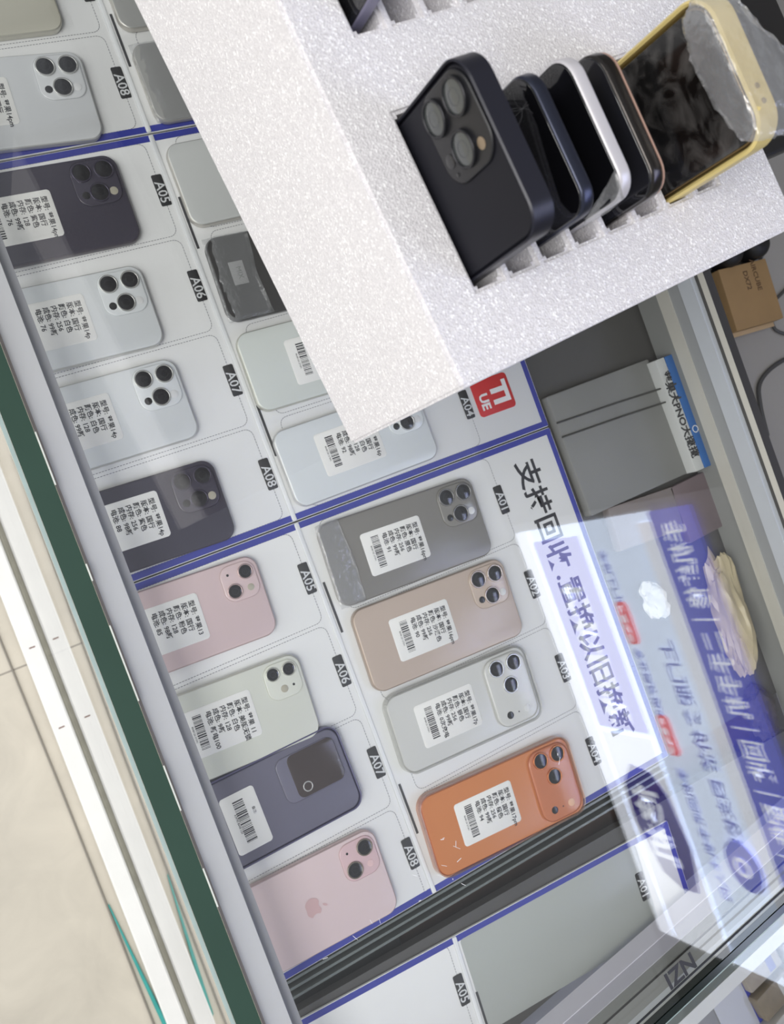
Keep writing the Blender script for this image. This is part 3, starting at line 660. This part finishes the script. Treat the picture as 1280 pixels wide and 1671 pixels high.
# ================================================================ things behind the mats, inside the counter
pz = H - .0038
o = tag(link('grey_panel', mslab(.128, .136, 0, .012, .002, .001, 0, 0), mat('panel_grey', (.225, .225, .215), .5, var=.12, vscale=14), None, (-.0145, .369, pz), (0, 0, D(.6))), 'plain grey panel lying on the shelf between the mats and the white and blue box', 'panel')
for k, (y0, y1, x) in enumerate(((.300, .452, -.0475), (.300, .452, -.0325))):
    bm = bmesh.new(); tube(bm, [(x - .002, y0, pz + .0134), (x, (y0 + y1) / 2, pz + .0138), (x + .002, .425, pz + .0134), (x + .003, y1 - .006, pz + .0287)], .0009)
    tag(link('cable', bm, mat('cord_dark', (.05, .05, .045), .5)), ('upper' if k == 0 else 'lower') + ' of two thin dark cables across the grey panel', 'cable')
o = thing('carton', 'white box with blue side and black Chinese lettering behind the grey panel', 'box', (-.0130, .4475, pz), (0, 0, D(.6)))
link('body', mslab(.124, .0125, 0, .026, .001, .0006, 0, -.0065 - .002), mat('carton_white', (.62, .63, .62), .5), o)
link('blue_side', mslab(.124, .0105, 0, .027, .001, .0006, 0, .0033), mat('carton_blue', (.03, .14, .42), .45, var=.1), o)
write('carton_lettering', [('苹果大PNO大揽揽', 0, 0, .0118, 'CENTER', .0004)], INK, o, Matrix.Translation((0, -.0088, .0262)))
bm = bmesh.new(); ring(bm, .003, .004, 0, .0003, .02, .0033); link('round_mark', bm, WHITEP, o, (0, 0, .0271))
for k, (x, y, sx, sy, a, c, lab) in enumerate(((.086, .432, .062, .050, 2, (.17, .13, .14), 'brown mauve booklet next to the white and blue box'),
                               (.075, .365, .045, .085, -4, (.20, .17, .16), 'grey brown booklet between the mats and the back rail'))):
    o = thing('booklet', lab, 'book', (x, y, pz + .0002), (0, 0, D(a)))
    link('cover', mslab(sx, sy, 0, .012, .001, .0008), mat('cover_%d' % k, c, .5, var=.25, vscale=30), o)
    link('pages', mslab(sx - .002, sy - .001, .002, .010, .0006, .0002, .0014, 0), mat('page_edges', (.45, .42, .38), .7), o)
# crumpled beige bag
def crumple(name, cx, cy, rx, ry, h, m, lab, cat, seed, rot=0):
    rnd = random.Random(seed); bm = bmesh.new(); bmesh.ops.create_icosphere(bm, subdivisions=4, radius=1)
    from mathutils import noise
    for v in bm.verts:
        n = noise.noise(v.co * 1.6 + Vector((seed, 0, 0))) * .35 + abs(noise.noise(v.co * 3.3 + Vector((0, seed, 0)))) * .32
        v.co = Vector((v.co.x * rx * (1 + n), v.co.y * ry * (1 + n), max(v.co.z * h * (1 + n), -h * .5) + h * .5))
    o = link(name, bm, m, None, (cx, cy, pz), (0, 0, rot)); return tag(o, lab, cat)
crumple('plastic_sack', .205, .428, .068, .0155, .017, mat('sack_beige', (.52, .44, .28), .35, var=.2, vscale=40), 'crumpled beige plastic bag squeezed against the back wall of the counter', 'bag', 3, D(-4))
crumple('tissue', .158, .346, .019, .013, .008, mat('tissue_white', (.6, .6, .58), .6), 'crumpled white tissue on the shelf right of the mats', 'tissue', 5, D(10))
crumple('cloth', .02, .318, .010, .014, .007, mat('cloth_black', (.02, .02, .02), .8), 'small black cloth wedged between the grey panel and the booklets', 'cloth', 6)
crumple('cloth', .318, .425, .028, .016, .012, mat('cloth_speckled', (.05, .04, .04), .8, var=.8, vscale=120), 'dark speckled cloth at the end of the counter below the beige bag', 'cloth', 9)

# ================================================================ work desk behind the counter
desk = thing('work_desk', 'pale grey work desk behind the back rail of the counter', 'desk', (0.0, .9, 0))
dz = H - .10
link('desk_top', bx(-.8, .5, -.36, .5, dz - .025, dz), mat('desk_grey', (.30, .29, .275), .5, var=.08, vscale=5), desk)
for x in (-.75, .45):
    for y in (-.31, .45): link('leg', bx(x - .02, x + .02, y - .02, y + .02, 0, dz - .0252), ALU2, desk)
o = thing('carton', 'brown cardboard box on the work desk beyond the back rail', 'box', (-.113, .687, dz + .0004), (0, 0, D(-3)))
link('body', mslab(.078, .080, 0, .030, .001, .0008), mat('cardboard', (.30, .19, .085), .7, var=.12, vscale=35), o)
link('flap', mslab(.006, .078, .012, .0135, .0005, .0002, .0415, 0), mat('cardboard_pale', (.44, .32, .19), .7), o)
write('carton_print', [('AIRCUBE', 0, .008, .010, 'CENTER', .0002), ('DX72', .004, -.008, .010, 'CENTER', .0002)], mat('brown_ink', (.10, .055, .025), .7), o, Matrix.Translation((-.022, .008, .0302)))
bm = bmesh.new(); tube(bm, curve_pts([(-.02, .80, dz + .003), (-.0215, .728, dz + .003), (-.0075, .682, dz + .003), (.020, .668, dz + .003), (.06, .662, dz + .003)]), .0028)
tag(link('cable', bm, mat('cable_grey', (.06, .06, .06), .5)), 'lower grey cable curving over the work desk', 'cable')
bm = bmesh.new(); tube(bm, curve_pts([(-.115, .80, dz + .003), (-.103, .766, dz + .003), (-.091, .738, dz + .003), (-.070, .733, dz + .003), (-.055, .743, dz + .003), (-.03, .80, dz + .003)]), .0022)
tag(link('cable', bm, mat('cable_grey', (.06, .06, .06), .5)), 'upper grey cable looping beside the cardboard box', 'cable')
# black rounded tool and checked cloth just past the foam tray
CHK = bpy.data.materials.new('checked_cloth'); CHK.use_nodes = True; nt = CHK.node_tree; ck = nt.nodes.new('ShaderNodeTexChecker'); ck.inputs['Scale'].default_value = 130; ck.inputs['Color1'].default_value = (.02, .02, .02, 1); ck.inputs['Color2'].default_value = (.16, .17, .17, 1)
tc = nt.nodes.new('ShaderNodeTexCoord'); nt.links.new(tc.outputs['Object'], ck.inputs['Vector']); nt.links.new(ck.outputs[0], nt.nodes['Principled BSDF'].inputs['Base Color'])
bm = bmesh.new(); slab(bm, .11, .15, 0, .006, .02, .002); tag(link('cloth', bm, CHK, None, (-.200, .685, dz + .0004), (0, 0, .1)), 'black and grey checked cloth on the desk behind the cardboard box', 'cloth')
o = thing('earmuffs', 'pair of rounded black ear cups on the checked cloth behind the cardboard box', 'headphones', (-.178, .70, dz + .0068))
for y in (-.028, .018): 
    bm = bmesh.new(); slab(bm, .052, .040, 0, .038, .0195, .012, 0, y, 8, 4); link('ear_cup', bm, mat('black_rubber', (.008, .008, .009), .5), o)
bm = bmesh.new(); tube(bm, curve_pts([(0, -.028, .036), (-.03, -.03, .045), (-.06, -.005, .046), (-.03, .02, .045), (0, .018, .036)]), .004); link('headband', bm, mat('black_rubber', (.008, .008, .009), .5), o)

# ================================================================ neighbouring counter beyond the end wall
c2 = thing('display_counter', 'neighbouring glass counter in the lower right corner, behind the white end rail', 'counter', (.0, .0, 0))
def strip2(n0, n1, z0, z1, y0=-.10, y1=.50):
    bm = bmesh.new(); endstrip(bm, n0, n1, z0, z1, y0, y1); return bm
link('edge_glass', strip2(.0672, .0735, H + .02, GZ), mat('dark_glass_edge', (0, 0, 0)), c2)
link('glass_edge_band', strip2(.0737, .0745, GZ - .007, GZ), TEALEDGE, c2)
link('seal', strip2(.0746, .0890, GZ - .02, GZ - .0092), mat('seal_greygreen', (.12, .135, .12), .5), c2)
link('top_rail', strip2(.0892, .1022, GZ - .03, GZ - .0088), mat('rail_white_b', (.62, .62, .62), .4, var=.04), c2)
link('top_glass', strip2(.0747, .62, GZ - .008, GZ), GLASS, c2, smooth=False)
link('shelf', strip2(.0750, .62, H - .10, H - .088), mat('shelf_grey', (.30, .30, .32), .5, var=.3, vscale=12), c2)
link('base_cabinet', strip2(.0750, .62, .002, H - .101), mat('cabinet_white', (.55, .55, .55), .5), c2)
o = thing('display_mat', 'white blue-edged card inside the neighbouring counter, lower right corner', 'mat', (.66, .325, H - .0875), (0, 0, D(6)))
link('sheet', mslab(.10, .05, 0, .002, .002, .0005), mat('card_lilac', (.52, .53, .60), .5), o)
link('blue_border', mslab(.10, .005, .0021, .0025, .001, .0001, 0, .0225), BLUE, o)
cols = ((.34, .30, .26), (.22, .18, .13), (.42, .40, .38), (.30, .22, .14), (.36, .36, .40), (.46, .43, .36), (.16, .15, .17), (.38, .33, .27))
whatlab = ('pale tan pack', 'dark brown pack', 'light grey pack', 'caramel pack', 'bluish grey pack', 'cream pack', 'charcoal pack', 'beige pack')
for k in range(8):
    x = .612 + (k % 4) * .035; y = .368 + (k // 4) * .062 + .004 * (k % 2)
    o = thing('accessory_pack', whatlab[k] + ' in the neighbouring counter, ' + ('first' if k < 4 else 'second') + ' row from the corner', 'package', (x, y, H - .0876), (0, 0, D(8 + 3 * (k % 3))), 'packs in the neighbouring counter')
    link('pouch', mslab(.030, .055, 0, .012 + .004 * (k % 3), .003, .002), mat('pack_%d' % k, cols[k], .4, var=.3, vscale=60), o)
    link('printed_band', mslab(.024, .010, .012 + .004 * (k % 3), .0124 + .004 * (k % 3), .001, .0001, 0, .012), mat('band_%d' % (k % 3), ((.10, .10, .30), (.5, .5, .5), (.25, .18, .05))[k % 3], .5), o)

# ================================================================ floor in front of the counter
bm = bmesh.new(); tube(bm, [(-.30, -.2545, .0025), (.0, -.2500, .0025), (.22, -.2470, .0025), (.417, -.2460, .0025), (.62, -.2450, .0025), (.8, -.244, .0025)], .0016)
tag(link('thin_wire', bm, mat('wire_grey', (.24, .22, .19), .5)), 'thin grey wire on the floor along the foot of the counter', 'wire')
bm = bmesh.new(); box(bm, .0, .24, -.004, .004, 0, .006); bmesh.ops.bevel(bm, geom=bm.edges[:], offset=.0015, segments=2, affect='EDGES')
for v in bm.verts:
    if v.co.x < .01: v.co.y *= .25; v.co.z *= .5
tag(link('plastic_strip', bm, mat('teal_plastic', (.05, .36, .33), .3, var=.2), None, (.419, -.2435, .0006), (0, 0, D(3.7))), 'tapering teal plastic strip on the floor at the lower left', 'strip')

# ================================================================ lit shop sign on the wall behind, mirrored in the glass
SY = 1.5; SZ = H - .04
sign = thing('shop_sign', 'lit white and blue shop sign with Chinese lettering, mirrored in the counter glass', 'sign', (0, SY, 0))
def lit(nm, c, e): return mat(nm, c, .5, emit=e)
E_ = 7.0
SW = lit('sign_white', (.86, .90, 1.0), E_ * .72); SB = lit('sign_blue', (.10, .12, .62), E_ * .62); SL_ = lit('sign_lavender', (.36, .36, .90), E_ * .62)
SI = lit('sign_ink', (.16, .19, .48), E_ * .8); SR = lit('sign_red', (.72, .10, .12), E_ * .8); SG = lit('sign_pale', (.60, .69, .85), E_ * 1.05)
def panel(nm, m, x0, x1, z0, z1, d, parent=sign, r=.004):
    bm = bmesh.new(); slab(bm, x1 - x0, z1 - z0, 0, .006, r, .001)
    bmesh.ops.transform(bm, matrix=Matrix.Translation(((x0 + x1) / 2, -d, SZ + (z0 + z1) / 2)) @ Matrix.Rotation(math.radians(90), 4, 'X'), verts=bm.verts[:])
    return link(nm, bm, m, parent)
def sign_text(nm, lines, m, d, parent=sign):
    M = Matrix.Translation((0, -d, SZ)) @ Matrix.Rotation(math.radians(90), 4, 'X')
    return write(nm, lines, m, parent, M)
panel('housing', ALU, .27, 1.90, 1.36, 2.47, 0)
panel('face', SG, .30, 1.87, 1.68, 2.44, .008)
panel('white_border', SW, .30, 1.87, 2.36, 2.44, .016)
panel('white_field', SW, 1.06, 1.87, 2.06, 2.35, .016)
panel('lavender_band', SL_, .34, 1.04, 2.06, 2.345, .017)
panel('white_strip', SW, .33, 1.87, 1.675, 1.74, .016)
panel('blue_band', SB, .30, 1.87, 1.49, 1.672, .017)
write('band_lettering', [('手机维修｜二手手机｜回收｜配件｜贴膜', 0, 0, .098, 'LEFT', .0022)], SW, sign, Matrix.Translation((.335, -.0245, SZ + 1.578)) @ Matrix.Rotation(math.radians(90), 4, 'X') @ Matrix.Diagonal((.68, 1, 1, 1)))
sign_text('row_lettering', [('手机上门维修', .40, 1.965, .042, 'LEFT', .001), ('专业换屏换电', .735, 1.965, .042, 'LEFT', .001), ('上门服务价格', .70, 1.81, .075, 'LEFT', .0015), ('图文快印', 1.165, 1.81, .065, 'LEFT', .0015), ('手机回收手机卡入网', 1.15, 1.965, .052, 'LEFT', .001)], SI, .0165)
for k, (x0, x1) in enumerate(((.575, .72), (.965, 1.105))):
    p = panel('red_pill', SR, x0, x1, 1.935, 1.99, .017, sign, .02)
    sign_text('pill_lettering', [('屏幕电池', (x0 + x1) / 2, 1.9625, .032, 'CENTER', .0008)], SW, .0245, p)
sign_text('lavender_lettering', [('快修回收', .50, 2.19, .13, 'LEFT', .006)], SW, .0245)
# elongated dark badge and small oval
bm = bmesh.new(); vs = [(1.17, 2.23), (1.19, 2.13), (1.27, 2.08), (1.45, 2.055), (1.62, 2.10), (1.625, 2.18), (1.58, 2.26), (1.40, 2.315), (1.25, 2.30)]
prism(bm, vs, .0, .006)
bmesh.ops.transform(bm, matrix=Matrix.Translation((0, -.024, SZ)) @ Matrix.Rotation(math.radians(90), 4, 'X'), verts=bm.verts[:])
bd = link('badge', bm, lit('sign_navy', (.07, .06, .30), E_ * .55), sign, smooth=False)
sign_text('badge_lettering', [('修机', 1.24, 2.19, .15, 'LEFT', .004)], SW, .0315, bd)
bm = bmesh.new(); disc(bm, .075, 0, .006, 0, 0, 32, .001); bmesh.ops.scale(bm, vec=(1.15, .95, 1), verts=bm.verts[:])
bmesh.ops.transform(bm, matrix=Matrix.Translation((1.45, -.024, SZ + 1.81)) @ Matrix.Rotation(math.radians(90), 4, 'X'), verts=bm.verts[:])
ov = link('oval_mark', bm, SB, sign)
bm = bmesh.new(); ring(bm, .022, .034, 0, .003, 0, 0); bmesh.ops.transform(bm, matrix=Matrix.Translation((1.45, -.0315, SZ + 1.81)) @ Matrix.Rotation(math.radians(90), 4, 'X'), verts=bm.verts[:]); link('oval_ring', bm, SW, ov)
# wall that carries the sign
wl = link('wall_back', bx(-3, 3, SY + .008, SY + .1, 0, 3.3), mat('wall_grey', (.20, .19, .18), .7, var=.1, vscale=3)); wl['kind'] = 'structure'
